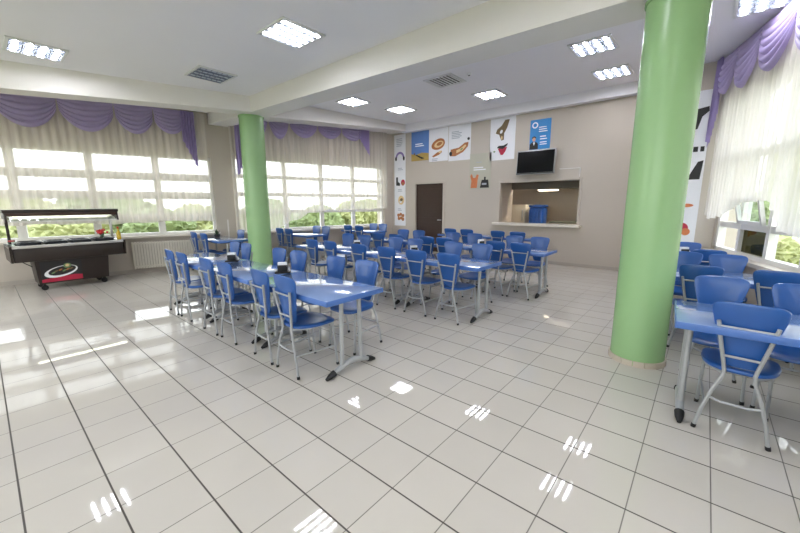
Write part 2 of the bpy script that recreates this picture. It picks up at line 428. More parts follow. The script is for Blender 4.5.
# serving hatch: surround, ledge, and the kitchen beyond
struct(MB().box((HX0-.05, YB-.02, HZ0), (HX0-.002, YB+.01, HZ1+.06), .004).box((HX1+.002, YB-.02, HZ0), (HX1+.05, YB+.01, HZ1+.06), .004).box((HX0, YB-.02, HZ1+.002), (HX1, YB+.01, HZ1+.06), .004).build('trim_4', WALL, smooth=False))
struct(MB().box((HX0-.14, YB-.16, HZ0-.065), (HX1+.12, YB+.2, HZ0+.004), .008).build('trim_5', SILL, smooth=False))
mb = MB()
mb.box((-1.12, YB+.18, 0), (HX0-.01, 10.32, 2.75)); mb.box((-3.0, 12.2, 0), (3.2, 12.35, 2.75))
mb.box((2.6, YB+.18, 0), (2.75, 12.2, 2.75)); mb.box((-3.0, 10.3, 0), (-2.85, 12.2, 2.75))
struct(mb.build('wall_kitchen', KWALL, smooth=False))
struct(MB().box((-3.0, YB+.18, 2.7), (2.75, 12.35, 2.8)).build('ceiling', CEIL, smooth=False))
struct(MB().box((-3.0, YB+.18, -.1), (2.75, 12.35, -.001)).build('floor', RING, smooth=False))
t = thing('kitchen_cabinet', 'beige kitchen fridge cabinet seen through the serving hatch', 'fridge', (-.98, 11.15, 0))
MB().box((-.33, -.3, .02), (.27, .3, 1.5), .012).build('body', FRIDGE, t)
MB().box((-.32, -.335, .05), (.26, -.302, .9), .006).build('door', FRIDGE, t)
d2 = MB().box((-.32, -.335, .93), (.26, -.302, 1.49), .006).build('door', FRIDGE, t)
MB().box((.18, -.365, 1.02), (.205, -.335, 1.35), .005).build('handle', STEEL, d2)
fillk = thing('ceiling_light', 'unseen strip lamp added on the kitchen ceiling to brighten the room beyond the hatch', 'ceiling light', (.6, 10.6, 2.7))  # lamp added out of sight to brighten the kitchen
MB().box((-.7, -.08, -.05), (.7, .08, 0), .005).build('housing', LFRM, fillk)
MB().tube([(-.66, 0, -.07), (.66, 0, -.07)], .018, 10).build('tube', emis('kitchen_fill_tube', (255, 244, 226), 120), fillk)
t = thing('water_container', 'tall blue ribbed container standing beside the beige kitchen cabinet', 'container', (-.36, 10.95, 0))
mb = MB()
mb.box((-.2, -.2, 0), (.2, .2, 1.42), .03)
for k in range(5): mb.box((-.19+.08*k, -.225, .08), (-.15+.08*k, -.195, 1.36), .008)
mb.build('body', BLUEK, t)
MB().box((-.215, -.215, 1.42), (.215, .215, 1.49), .015).build('lid', BLUEK, t)
t = thing('kitchen_counter', 'grey worktop with tap at the back of the kitchen hatch', 'counter', (1.1, 11.7, 0))
MB().box((-1.2, -.3, 0), (1.3, .3, .95), .004).build('base', FRIDGE, t)
MB().box((-1.25, -.36, .95), (1.35, .34, 1.0), .006).build('worktop', KTOP, t)
MB().tube([(-.4, .1, 1.0), (-.4, .1, 1.22), (-.4, .06, 1.26), (-.4, -.06, 1.25), (-.4, -.08, 1.21)], .016).build('tap', DARKMET, t)
t = thing('extractor_hood', 'dark steel extractor hood along the kitchen ceiling with a lit strip', 'hood', (.55, 11.6, 0))
MB().prism([(-.5, 1.98), (-.5, 2.08), (.1, 2.5), (.4, 2.5), (.4, 1.98)], lambda p: (-1.3, p[0], p[1]), lambda p: (1.6, p[0], p[1])).build('canopy', STEEL, t, smooth=False)
MB().box((-1.0, -.53, 1.90), (-.42, -.5, 1.94)).build('lamp', KLAMP, t, smooth=False)
MB().tube([(-1.0, -.45, 1.97), (-1.0, -.45, 1.9)], [.03, .09], 12).build('heat_lamp', DARKMET, t)
struct(MB().box((-.9, 10.2, 1.93), (2.6, 10.26, 2.7)).build('trim_6', mat('brown_fascia_board', (104, 94, 80), .5, noise=.06), smooth=False))

# ------------------------------------------------------------------ green pillars
def pillar(x, y, r, ztop, label):
    t = thing('pillar', label, 'pillar', (x, y, 0))
    MB().lathe([(0, 0.002), (r, 0.002), (r, ztop), (0, ztop)], 48).build('shaft', GREEN, t)
    mb = MB()
    for k in range(16):                              # ring of small skirting tiles
        a0, a1 = 2*PI*k/16+.012, 2*PI*(k+1)/16-.012
        pl = [(a0+(a1-a0)*i/4) for i in range(5)]
        poly = [(math.cos(a)*(r+.016), math.sin(a)*(r+.016)) for a in pl]+[(math.cos(a)*(r+.001), math.sin(a)*(r+.001)) for a in pl[::-1]]
        mb.prism(poly, lambda p: (p[0], p[1], .001), lambda p: (p[0], p[1], .055))
    mb.build('base_ring', RING, t, smooth=False)
    MB().lathe([(r+.002, ztop-.03), (r+.012, ztop-.03), (r+.012, ztop), (r+.002, ztop)], 48).build('top_collar', GREEN, t)
    return t
pillar(3.10, 4.155, .228, 3.262, 'thick green pillar beside the chairs under the lace-curtained window, bare base in view')
pillar(-4.25, 4.17, .25, 3.404, 'thick green pillar beyond the salad bar, standing between two purple valances')

# ------------------------------------------------------------------ chairs
def make_chair(label):
    t = thing('dining_chair', label, 'chair')
    def sf(x, y, d):                                  # seat: wide front, narrower rear, slightly dished
        w = .205 if y > 0 else .205-.055*(-y)**1.5
        dish = -.012*max(0, 1-x*x-y*y)
        lip = -.02*max(0, y-.55)**1.2*2
        return (x*w, .015+y*.215, .452+d+dish+lip)
    MB().pad(sf, .032, 40, 3.8).build('seat', BLUE, t)
    def bf(x, y, d):                                  # y=1 top edge, y=-1 bottom near the seat
        k = (y+1)/2
        w = .088+.106*k
        bow = .028*(x*x)*(.4+.6*k)
        return (x*w, -.176-.062*k+bow+d, .475+.435*k+.012*math.cos(x*1.4)*k)
    MB().pad(bf, .024, 56, 7.5).build('backrest', BLUE, t)
    for s in (-1, 1):
        pth = [(s*.185, -.228, .0), (s*.158, -.226, .15), (s*.118, -.220, .30), (s*.078, -.208, .41), (s*.074, -.206, .45), (s*.082, -.21, .50), (s*.108, -.225, .63), (s*.137, -.243, .79)]
        l = MB().tube(pth, .0115, 8).build('leg', GREY, t)
        MB().tube([(s*.1855, -.2285, 0), (s*.181, -.228, .025)], .0145, 8).build('foot_cap', BLACK, l)
        pf = [(s*.178, .165, .435), (s*.186, .182, .2), (s*.192, .2, 0)]
        l = MB().tube(pf, .0115, 8).build('leg', GREY, t)
        MB().tube([(s*.1925, .2005, 0), (s*.191, .198, .025)], .0145, 8).build('foot_cap', BLACK, l)
        MB().tube([(s*.187, .186, .2), (s*.147, -.225, .2)], .0085, 6).build('stretcher', GREY, t)
        MB().tube([(s*.076, -.205, .43), (s*.165, -.1, .432), (s*.176, .15, .43)], .009, 6).build('seat_rail', GREY, t)
    MB().tube([(-.132, -.24, .755), (.132, -.24, .755)], .0085, 6).build('crossbar', GREY, t)
    MB().tube([(-.094, -.218, .555), (.094, -.218, .555)], .0085, 6).build('crossbar', GREY, t)
    MB().tube([(-.133, -.222, .25), (-.07, -.22, .232), (.07, -.22, .232), (.133, -.222, .25)], .009, 6).build('stretcher', GREY, t)
    return t
proto = None
def chair(x, y, rz, label, group):
    """x, y: where the middle of the backrest's top edge stands"""
    global proto
    o = Vector((x, y, 0))-Matrix.Rotation(rz, 3, 'Z') @ Vector((0, -.238, 0))
    if proto is None:
        proto = make_chair(label); proto.location = o; proto.rotation_euler = (0, 0, rz); proto['group'] = group
    else: dup(proto, o, rz, label, group)

# ------------------------------------------------------------------ tables
def make_table(label):
    t = thing('dining_table', label, 'table')
    L, W = .648, .335
    MB().box((-L, -W, .728), (L, W, .752), .006).build('tabletop', TOP, t)
    mb = MB()
    mb.box((-L-.004, -W-.004, .702), (L+.004, -W+.012, .749), .003).box((-L-.004, W-.012, .702), (L+.004, W+.004, .749), .003)
    mb.box((-L-.004, -W+.012, .702), (-L+.012, W-.012, .749), .003).box((L-.012, -W+.012, .702), (L+.004, W-.012, .749), .003)
    mb.build('edge_band', EDGE, t)
    for s in (-1, 1):
        x = s*.555
        for k in (-1, 1):
            MB().tube([(x, k*.105, .705), (x, k*.112, .40), (x, k*.115, .085)], .02, 12, flat=1).build('leg', GREY, t)
        ft = MB().tube([(x, y*.24, .03+.07*(1-abs(y)**1.6)) for y in (-1, -.75, -.5, -.25, 0, .25, .5, .75, 1)], [.02, .024, .027, .029, .03, .029, .027, .024, .02], 10).build('foot', GREY, t)
        for k in (-1, 1):
            MB().tube([(x, k*.205, .048), (x, k*.255, .030), (x, k*.30, .014)], [.031, .027, .0135], 10).build('toe_cap', BLACK, ft)
        MB().box((x-.03, -.26, .685), (x+.03, .26, .727), .004).build('bearer', DARKMET, t)
    for k in (-1, 1):
        MB().box((-.55, k*.2-.015, .688), (.55, k*.2+.015, .727), .003).build('rail', DARKMET, t)
    return t
tproto = None
def table(x, y, label, group, rz=0):
    global tproto
    if tproto is None:
        tproto = make_table(label); tproto.location = (x, y, 0); tproto['group'] = group
    else: dup(tproto, (x, y, 0), rz, label, group)

gA = 'tables of the row nearest the salad bar'; gB = 'tables of the middle row'; gC = 'tables of the row in front of the hatch'
table(.545, 2.145, 'blue table with bare end and black-toed foot facing the open floor, nearest row', gA)
table(-.775, 2.145, 'blue middle table of the row nearest the salad bar', gA)
table(-2.095, 2.145, 'blue table at the salad bar end of the nearest row', gA)
table(.745, 4.33, 'blue end table of the middle row, its free end towards the bare aisle', gB)
table(-.575, 4.33, 'blue centre table of the middle row, napkin holder at its edge', gB)
table(-1.895, 4.33, 'blue table of the middle row nearest the curtained window wall', gB)
table(.945, 6.10, 'blue end table standing closest in front of the serving hatch', gC)
table(-.375, 6.10, 'blue centre table of the row before the serving hatch', gC)
table(-1.695, 6.10, 'blue table of the hatch row nearest the brown door', gC)
table(.07, 8.25, 'blue table standing against the back wall under the hatch', 'tables along the back wall')
table(-1.25, 8.25, 'blue table along the back wall between hatch and brown door', 'tables along the back wall')
gW = 'single tables along the window wall'
table(-5.13, 3.68, 'blue table by the radiator with a small potted plant on it', gW)
table(-4.80, 5.68, 'blue table under the window just beyond the far green pillar', gW)
table(-4.42, 7.62, 'blue table under the window in the corner by the brown door', gW)
gR = 'tables by the lace-curtained window'
table(4.03, 3.41, 'blue table with visible end leg beside the thick bare-based pillar', gR, .06)
table(3.68, 5.26, 'blue second table beside the lace-curtained window, behind the pillar', gR)
table(3.16, 6.90, 'blue last table by the lace-curtained window near the corner poster', gR)

ORD = ['first', 'second', 'third', 'fourth', 'fifth', 'sixth']
def row(xs, y, rz, fmt, group, jit=.012):
    for i, x in enumerate(xs):
        chair(x, y+random.uniform(-jit, jit), rz+random.uniform(-.06, .06), fmt % ORD[i], group)
g1 = 'chairs of the nearest row'; g2 = 'chairs of the middle row'; g3 = 'chairs of the hatch row'; g4 = 'chairs of the back wall tables'; g5 = 'chairs by the lace-curtained window'; g6 = 'chairs along the window wall'
row([.69, .24, -.52, -.98, -1.76, -2.22], 1.715, 0, 'blue chair on the open-floor side of the nearest row, %s from the bare table end', g1)
row([.66, .14, -.66, -1.13, -2.13, -2.52], 2.82, PI, 'blue chair on the far side of the nearest row, %s from the bare table end', g1)
row([1.02, .49, -.06, -.67, -1.38, -1.88], 3.875, 0, 'blue chair with back to the nearest row, %s in the middle row from the aisle', g2)
row([.87, .35, -.46, -.93, -1.76, -2.27], 5.13, PI, 'blue chair on the hatch side of the middle row, %s from the aisle', g2)
row([1.26, .82, -.20, -.60, -1.40, -1.92], 5.62, 0, 'blue chair in the hatch row with back to the middle row, %s from the aisle', g3)
row([1.17, .68, -.19, -.73, -1.67, -2.14], 6.82, PI, 'blue chair on the back wall side of the hatch row, %s from the aisle', g3)
row([.31, -.17, -.98, -1.45], 7.80, 0, 'blue chair at the back wall tables under the hatch, %s from the aisle', g4)
chair(3.755, 3.085, -.04, 'blue chair with back and splayed legs in full view beside the bare-based pillar', g5)
chair(4.36, 3.06, .05, 'blue chair partly cut by the picture edge, beside the full-view chair', g5)
chair(3.64, 4.12, PI+.04, 'blue chair facing out across the pillar-side table, next to the pillar', g5)
chair(4.12, 4.10, PI-.05, 'blue chair facing out across the pillar-side table, window side', g5)
chair(3.50, 4.72, .03, 'dark-looking blue chair back at the second window table, next to the pillar', g5)
chair(4.06, 4.76, -.03, 'dark-looking blue chair back at the second window table, under the lace curtain', g5)
chair(3.74, 5.93, PI, 'pale-lit blue chair facing out across the second window table, window side', g5)
chair(3.33, 5.95, PI, 'pale-lit blue chair facing out across the second window table, pillar side', g5)
chair(3.57, 6.37, 0, 'blue chair with its back turned at the last table by the lace curtain', g5)
chair(3.30, 7.42, PI, 'blue chair in the corner under the tall food poster beside the lace curtain', g5)
chair(-5.50, 3.20, 0, 'blue chair by the radiator, back to the salad bar, wall side', g6)
chair(-4.93, 3.20, 0, 'blue chair by the radiator, back to the salad bar, pillar side', g6)
chair(-5.22, 4.24, PI, 'blue chair between radiator table and far green pillar, facing the salad bar', g6)
chair(-5.14, 5.19, 0, 'blue chair just beyond the far pillar, back turned, wall side', g6)
chair(-4.68, 5.17, 0, 'blue chair just beyond the far pillar, back turned, room side', g6)
chair(-5.10, 6.42, PI, 'sunlit blue chair facing the far pillar under the window, wall side', g6)
chair(-4.72, 6.46, PI, 'sunlit blue chair facing the far pillar under the window, room side', g6)
chair(-4.60, 7.12, 0, 'blue chair at the corner window table, back turned, wall side', g6)
chair(-4.14, 7.14, 0, 'blue chair at the corner window table, back turned, room side', g6)
chair(-4.68, 8.34, PI, 'blue chair at the corner window table facing out, wall side', g6)
chair(-4.28, 8.36, PI, 'blue chair at the corner window table facing out, nearest the tall poster strip', g6)

# ------------------------------------------------------------------ things on the tables
def napkin_holder(x, y, rz, label):
    t = thing('napkin_holder', label, 'napkin holder', (x, y, .7525), rz, 'napkin holders on the tables')
    MB().box((-.085, -.06, 0), (.085, .06, .018), .005).box((-.055, -.037, .018), (.055, -.032, .095), .003).box((-.055, .032, .018), (.055, .037, .095), .003).build('stand', BLACK, t)
    mb = MB()
    for k in range(6): mb.box((-.05, -.029+.0098*k, .02), (.05, -.0202+.0098*k, .124-.003*(k % 2)))
    mb.build('napkins', NAP, t, smooth=False)
    MB().lathe([(0, .018), (.016, .018), (.014, .06), (.01, .07), (0, .072)], 12, (.07, 0, 0)).build('shaker', SILV, t)
napkin_holder(-.20, 2.27, .9, 'black napkin holder with white napkins on the nearest row, middle of the table line')
napkin_holder(-1.50, 2.28, .9, 'black napkin holder with white napkins on the nearest row, towards the salad bar')
napkin_holder(-.06, 4.55, 1.0, 'black napkin holder with white napkins between chair backs of the middle row')
napkin_holder(-1.40, 4.55, 1.0, 'black napkin holder with white napkins on the middle row, window end')
napkin_holder(.31, 6.12, 1.1, 'black napkin holder on the row before the serving hatch')
napkin_holder(3.28, 7.0, .5, 'dark napkin holder on the last table by the lace-curtained window')
t = thing('potted_plant', 'small dark potted plant on the table by the radiator', 'plant', (-5.42, 3.72, .7525))
MB().lathe([(0, 0), (.055, 0), (.075, .07), (.068, .07), (.06, .055), (0, .055)], 16).build('pot', POT, t)
mb = MB()
for k in range(46):
    a = random.uniform(0, 2*PI); e = random.uniform(.1, 1.4); l = random.uniform(.07, .15)
    tip = Vector((math.cos(a)*math.cos(e), math.sin(a)*math.cos(e), math.sin(e)))*l+Vector((0, 0, .06))
    base = Vector((0, 0, .055)); sd = (tip-base).cross(Vector((0, 0, 1))).normalized()*.016; md = base.lerp(tip, .6)
    up_ = Vector((0, 0, .004))
    v = [mb.bm.verts.new(q) for q in (base, md+sd, tip, md-sd, md+up_)]
    for q in ((0, 1, 4), (1, 2, 4), (2, 3, 4), (3, 0, 4)): mb.bm.faces.new([v[i] for i in q])
mb.build('leaves', PLANT, t)

# ------------------------------------------------------------------ radiator
t = thing('radiator', 'long cream ribbed radiator under the window behind the salad bar end', 'radiator')
for k in range(26):
    y = 2.22+1.26*k/25
    slab(MB(), PL, y-.019, y+.019, .11, .70, .05, .13).build('fin', RADI, t, smooth=False)
mb = MB(); mb.tube([PL(2.2, .09, .665), PL(3.5, .09, .665)], .02).tube([PL(2.2, .09, .15), PL(3.5, .09, .15)], .02)
mb.build('header_pipe', RADI, t)
MB().tube([PL(3.5, .09, .15), PL(3.58, .09, .15), PL(3.6, .05, .12), PL(3.6, .04, 0.01)], .014).build('supply_pipe', RADI, t)
MB().lathe([(0, 0), (.03, 0), (.03, .06), (.022, .07), (0, .07)], 12, tuple(PL(3.56, .09, .125))).build('valve', RADI, t)
slab(slab(MB(), PL, 2.4, 2.43, .3, .62, 0, .055), PL, 3.25, 3.28, .3, .62, 0, .055).build('wall_bracket', RADI, t, smooth=False)
# conduit standing up the wall between the windows
tag(slab(MB(), PL, 4.19, 4.22, .05, 1.15, 0, .025).build('cable_conduit', WALLW, smooth=False), 'thin cream conduit running up the wall between the two windows', 'conduit')

# ------------------------------------------------------------------ salad bar (length along y)
bar = thing('salad_bar', 'dark brown salad bar cart with lit canopy and food picture by the window', 'salad bar', (-5.78, 1.1, 0), math.radians(2))
# local: front faces +x, length along y
MB().prism([(-.30, .12), (.30, .12), (.37, .56), (-.37, .56)], lambda p: (p[0]*.85, -.50-(p[1]-.12)*.05, p[1]), lambda p: (p[0]*.85, .50+(p[1]-.12)*.05, p[1])).build('base_cabinet', WOODD, bar, smooth=False)
tr = MB()
tr.box((-.40, -.765, .56), (.40, .765, .80), .01).build('trough', WOODD, bar)
MB().box((-.43, -.80, .80), (-.33, .80, .845), .006).box((.33, -.80, .80), (.43, .80, .845), .006).box((-.33, -.80, .80), (.33, -.70, .845), .006).box((-.33, .70, .80), (.33, .80, .845), .006).box((-.33, -.7, .785), (.33, .7, .80)).build('rim', STEEL, bar)
for s in (-1, 1):
    MB().prism([(-.42, .845), (.44, .845), (.40, .56), (-.40, .56)], lambda p: (p[0], s*.768, p[1]), lambda p: (p[0], s*.80, p[1])).build('end_board', WOODD, bar, smooth=False)
    MB().box((-.2, s*.735-.02, .845), (-.155, s*.735+.02, 1.30), .004).build('post', WOODD if s < 0 else STEEL, bar)
    MB().prism([(-.36, 1.44), (.24, 1.44), (.30, 1.24), (.22, 1.24), (.12, 1.30), (-.28, 1.30)], lambda p: (p[0], s*.745, p[1]), lambda p: (p[0], s*.775, p[1])).build('canopy_end', WOODD, bar, smooth=False)
MB().box((-.38, -.79, 1.40), (.27, .79, 1.455), .006).build('canopy_roof', WOODD, bar)
MB().box((.235, -.745, 1.345), (.262, .745, 1.40), .003).build('canopy_fascia', WOOD, bar)
MB().prism([(-.12, 1.40), (-.10, 1.40), (.10, 1.29), (.08, 1.29)], lambda p: (p[0], -.73, p[1]), lambda p: (p[0], .73, p[1])).build('white_back_panel', LFRM, bar, smooth=False)  # added white panel, standing in for the bright far glass
g_ = MB().prism([(.245, 1.345), (.25, 1.345), (.30, 1.25), (.295, 1.25)], lambda p: (p[0], -.74, p[1]), lambda p: (p[0], .74, p[1])).build('sneeze_guard', CLEAR, bar, smooth=False)
MB().box((.285, -.742, 1.235), (.31, .742, 1.262)).build('guard_trim', STEEL, g_, smooth=False)
MB().tube([(.06, -.68, 1.375), (.06, .68, 1.375)], .016, 10).build('lamp_tube', emis('bar_lamp_tube', (255, 244, 226), 8), bar)
for sx in (-1, 1):
    for sy in (-1, 1):
        w = MB().lathe([(0, -.02), (.045, -.02), (.05, -.008), (.05, .008), (.045, .02), (0, .02)], 16)
        for v in w.bm.verts: v.co = Vector((sx*.2+v.co.z, sy*.43+v.co.y, .05+v.co.x))
        w.box((sx*.2-.028, sy*.43-.02, .05), (sx*.2+.028, sy*.43+.02, .121), .003)
        w.build('caster', BLACK, bar)
MB().tube([(-.1, -.5, .4), (-.12, -.62, .5), (-.14, -.74, .62)], .008).build('power_cord', BLACK, bar)
def onface(y, z, d):                                  # point on the sloping front of the base
    k = (z-.12)/.44
    return (.85*(.30+.07*k)+d, y, z)
def facepoly(name, m, pts, d0, d1, parent):
    return MB().prism(pts, lambda p: onface(p[0], p[1], d0), lambda p: onface(p[0], p[1], d1)).build(name, m, parent, smooth=False)
def ell(cy, cz, a, b, rot=0, n=28, k=0):
    o = []
    for i in range(n):
        t_ = 2*PI*i/n; x, y = a*math.cos(t_), b*math.sin(t_)*(1+k*math.cos(t_))
        o.append((cy+x*math.cos(rot)-y*math.sin(rot), cz+x*math.sin(rot)+y*math.cos(rot)))
    return o
pic = facepoly('food_picture', DKP, [(-.46, .15), (.10, .15), (.10, .53), (-.46, .53)], .001, .004, bar)
facepoly('red_border', REDP, [(-.46, .15), (.10, .15), (.10, .235), (-.02, .25), (-.46, .205)], .004, .006, pic)
facepoly('plate', WHT, ell(-.19, .33, .235, .10, .20), .006, .008, pic)
facepoly('kebab', DKP, ell(-.175, .345, .195, .078, .20), .008, .010, pic)
facepoly('garnish', GRNP, ell(-.10, .43, .055, .045, .2), .010, .012, pic)
facepoly('garnish', CREAMP, ell(-.10, .435, .03, .025, .2), .012, .013, pic)
for cy, cz, m_ in ((-.26, .34, OLIVE), (-.20, .36, BROWN), (-.15, .34, GRNP), (-.10, .36, BROWN), (-.05, .37, OLIVE), (-.30, .315, GRNP)):
    facepoly('garnish', m_, ell(cy, cz, .03, .013, .5), .010, .012, pic)
# pans set in the trough
RB = Matrix.Translation(bar.location) @ Matrix.Rotation(math.radians(2), 4, 'Z')
pans = [(-.52, 'shallow dark food pan at the jar end of the salad bar'), (-.17, 'dark food pan second from the jar end of the salad bar'),
        (.17, 'dark food pan third from the jar end of the salad bar'), (.52, 'dark food pan under the red flowers on the salad bar')]
for y, lb in pans:
    p = RB @ Vector((.04, y, .826))
    t = thing('food_pan', lb, 'pan', p, math.radians(2), 'food pans in the salad bar')
    MB().box((-.24, -.135, 0), (.24, .135, .05), .01).build('pan', DARKMET, t)
    MB().box((-.26, -.155, .05), (.26, -.12, .064), .004).box((-.26, .12, .05), (.26, .155, .064), .004).box((-.26, -.12, .05), (-.225, .12, .064), .004).box((.225, -.12, .05), (.26, .12, .064), .004).build('rim', DARKMET, t)
    mb = MB()
    for k in range(30):
        c = Vector((random.uniform(-.2, .2), random.uniform(-.1, .1), .05)); r = random.uniform(.016, .03)
        q = bmesh.ops.create_icosphere(mb.bm, subdivisions=1, radius=r)
        for v in q['verts']: v.co = Vector((v.co.x, v.co.y, v.co.z*.8))+c
    mb.build('food', PANG, t)['kind'] = 'stuff'
p = RB @ Vector((.16, .50, .891))
t = thing('flower_glass', 'small glass of red flowers on the salad bar', 'flowers', p)
MB().lathe([(0, 0), (.035, 0), (.04, .09), (.037, .09), (.032, .006), (0, .006)], 16).build('glass', CLEAR, t)
mb = MB()
for k in range(26):
    a = random.uniform(0, 2*PI); r = random.uniform(.01, .095)
    q = bmesh.ops.create_icosphere(mb.bm, subdivisions=1, radius=random.uniform(.018, .028))
    off = Vector((r*math.cos(a), r*math.sin(a), random.uniform(.09, .16)))
    for v in q['verts']: v.co += off
mb.build('flower_heads', REDF, t)
MB().tube([(0, 0, .01), (.01, 0, .1)], .006, 6).tube([(.01, .01, .01), (-.03, .03, .1)], .006, 6).tube([(-.01, 0, .01), (.03, -.03, .1)], .006, 6).build('stems', PLANT, t)
p = RB @ Vector((.30, .735, .846))
t = thing('oil_bottle', 'tall yellow oil bottle at the window end corner of the salad bar', 'bottle', p)
MB().lathe([(0, 0), (.036, 0), (.038, .02), (.036, .13), (.016, .18), (.014, .22), (0, .22)], 16).build('bottle', OILB, t)
MB().lathe([(0, .22), (.016, .22), (.016, .25), (.006, .26), (0, .26)], 12).build('cap', REDF, t)
p = RB @ Vector((.2, -.74, .846))
t = thing('sauce_jar', 'small jar with red lid on the cord end of the salad bar', 'jar', p)
MB().lathe([(0, 0), (.05, 0), (.052, .05), (.042, .07), (0, .07)], 16).build('jar', CLEAR, t)
MB().lathe([(0, .07), (.044, .07), (.044, .095), (0, .098)], 16).build('lid', CAP, t)

# ------------------------------------------------------------------ curtains
def sheer(name, P, y0, y1, ztop, bottom, label, m, off=.17, pitch=.13, amp=.03):
    n = int(abs(y1-y0)/pitch*8)
    ph = [random.uniform(-.5, .5) for _ in range(400)]
    def f(u, v):
        y = y0+(y1-y0)*u; s = abs(y-y0)/pitch
        k = int(s); a = amp*(.7+.5*ph[k]); a2 = amp*(.7+.5*ph[k+1]); fr_ = s-k
        aa = a*(1-fr_)+a2*fr_
        o = off+aa*math.sin(2*PI*s+ph[k]*(1-fr_)+ph[k+1]*fr_)*(.7+.5*v)
        zb_ = bottom(y)
        return P(y, o, ztop+(zb_-ztop)*v)
    return tag(MB().grid(f, n, 14).build(name, m), label, 'curtain')
def lerp_pts(pts):
    def f(y):
        for (a, za), (b, zb2) in zip(pts, pts[1:]):
            if a <= y <= b:
                k = (y-a)/(b-a); k = k*k*(3-2*k); return za+(zb2-za)*k
        return pts[0][1] if y < pts[0][0] else pts[-1][1]
    return f
b1 = lerp_pts([(-2, 1.14), (1.0, 1.16), (2.2, 1.13), (3.0, 1.16), (4.0, 1.12)])
sheer('sheer_curtain', PL, -2.0, 3.86, 3.62, lambda y: b1(y)+.015*math.sin(y*9), 'white sheer curtain hanging over the window behind the salad bar', SHEER)
b2 = lerp_pts([(4.4, .84), (5.3, .86), (5.9, 1.08), (6.4, 1.30), (7.0, 1.35), (8.4, 1.36), (9.0, 1.40)])
sheer('sheer_curtain', PL, 4.36, 9.12, 3.9, lambda y: b2(y)+.012*math.sin(y*11), 'white sheer curtain over the window beyond the far green pillar', SHEER)
b3 = lerp_pts([(1.0, 1.15), (5.2, 1.17), (5.72, 1.22), (5.9, 1.45), (6.05, 1.56), (6.55, 1.53), (6.95, 1.42), (7.2, 1.33), (7.6, 1.28), (7.75, 1.34), (8.2, 1.36)])
sheer('sheer_curtain', PR, 1.0, 7.76, 3.66, lambda y: b3(y)+.02*abs(math.sin(y*17)), 'white lace curtain with scalloped hem over the window beside the bare-based pillar', SHEERR, off=.16, pitch=.1, amp=.02)

def valance(P, cusps, ztop, zc, drops, tails, label, off=.24):
    t = thing('valance', label, 'valance')
    for (a, b), zd in zip(zip(cusps, cusps[1:]), drops):
        def f(u, v, a=a, b=b, zd=zd):
            s = 2*u-1
            zb_ = zc-(zc-zd)*(max(0, 1-s*s))**.8
            z = ztop+(zb_-ztop)*v
            k = v**1.15
            fold = .05*(abs(math.sin(PI*k*6.0))**.6-.5)*(.4+.6*(1-s*s))*(.4+.6*v)
            bulge = .07*(1-s*s)*math.sin(PI*min(1, v*.85))
            return P(a+(b-a)*u+(.5-u)*.04*v, off+fold+bulge, z)
        MB().grid(f, 18, 60).build('swag', PURPLE, t)
        def e(u, v, f=f, a=a, b=b, zd=zd):
            q = f(u, 1.0); q2 = f(u, .97)
            return q.lerp(q2, v)+Vector((0, 0, -.012*(1-v)))
    for y0, y1, zi, zo in tails:                      # y0 inner edge, y1 outer edge
        def f(u, v, y0=y0, y1=y1, zi=zi, zo=zo):
            st = math.floor(u*5)/5*.75+u*.25          # stepped zig-zag hem
            zb_ = zi+(zo-zi)*st
            return P(y0+(y1-y0)*u, off+.04+.035*math.sin(u*5*2*PI)*(.5+.5*v), ztop+(zb_-ztop)*v)
        MB().grid(f, 50, 20).build('tail', PURPLED, t)
    rail = MB().tube([P(cusps[0], off-.03, ztop-.01), P(cusps[-1], off-.03, ztop-.01)], .015).build('rail', FRAME, t)
    return t
valance(PL, [-1.95, -1.15, -.35, .5, 1.36, 2.2, 2.86, 3.46], 3.62, 3.32, [2.97, 2.97, 2.97, 2.96, 2.98, 3.02, 3.09], [(3.36, 3.62, 2.95, 2.32)], 'lilac swagged valance with one hanging tail above the salad bar window')
valance(PL, [4.72, 5.30, 5.85, 6.66, 7.42, 8.16], 3.95, 3.62, [3.20, 3.24, 3.34, 3.40, 3.42], [(8.0, 8.36, 3.5, 3.0), (4.86, 4.46, 2.9, 2.15)], 'lilac swagged valance with two tails beyond the far green pillar')
valance(PR, [1.4, 2.2, 3.0, 3.8, 4.55, 5.25, 5.95, 6.65, 7.25, 7.74], 3.68, 3.42, [3.0]*6+[3.05, 3.05, 3.12], [(7.62, 7.80, 2.9, 2.40)], 'lilac swagged valance above the lace curtain beside the bare-based pillar', off=.21)

# ------------------------------------------------------------------ posters on the back wall
def poster(label, P, x0, x1, z0, z1, m, name='poster'):
    """P(x, depth, z): depth towards the room"""
    t = thing(name, label, 'poster', P((x0+x1)/2, 0, z0))
    org = Vector(P((x0+x1)/2, 0, z0))
    def flat(nm, mm, poly, d0, d1):
        return MB().prism(poly, lambda p: Vector(P(p[0], d0, p[1]))-org, lambda p: Vector(P(p[0], d1, p[1]))-org).build(nm, mm, t, smooth=False)
    flat('paper', m, [(x0, z0), (x1, z0), (x1, z1), (x0, z1)], .002, .008)
    def put(nm, mm, poly, lv=1):
        return flat(nm, mm, poly, .008+(lv-1)*.003, .008+lv*.003)
    def lines(xa, xb, zt, nl, mm=TXT, h=.022, gap=.05, lv=1):
        mb = MB()
        for k in range(nl):
            w = (xb-xa)*random.uniform(.7, 1)
            zz = zt-k*gap
            d0, d1 = .008+(lv-1)*.003, .008+lv*.003
            mb.prism([(xa, zz-h), (xa+w, zz-h), (xa+w, zz), (xa, zz)], lambda p: Vector(P(p[0], d0, p[1]))-org, lambda p: Vector(P(p[0], d1, p[1]))-org)
        return mb.build('text_lines', mm, t, smooth=False)
    return put, lines
def rect(x0, x1, z0, z1): return [(x0, z0), (x1, z0), (x1, z1), (x0, z1)]
def PB(x, d, z): return (x, YB-d, z)
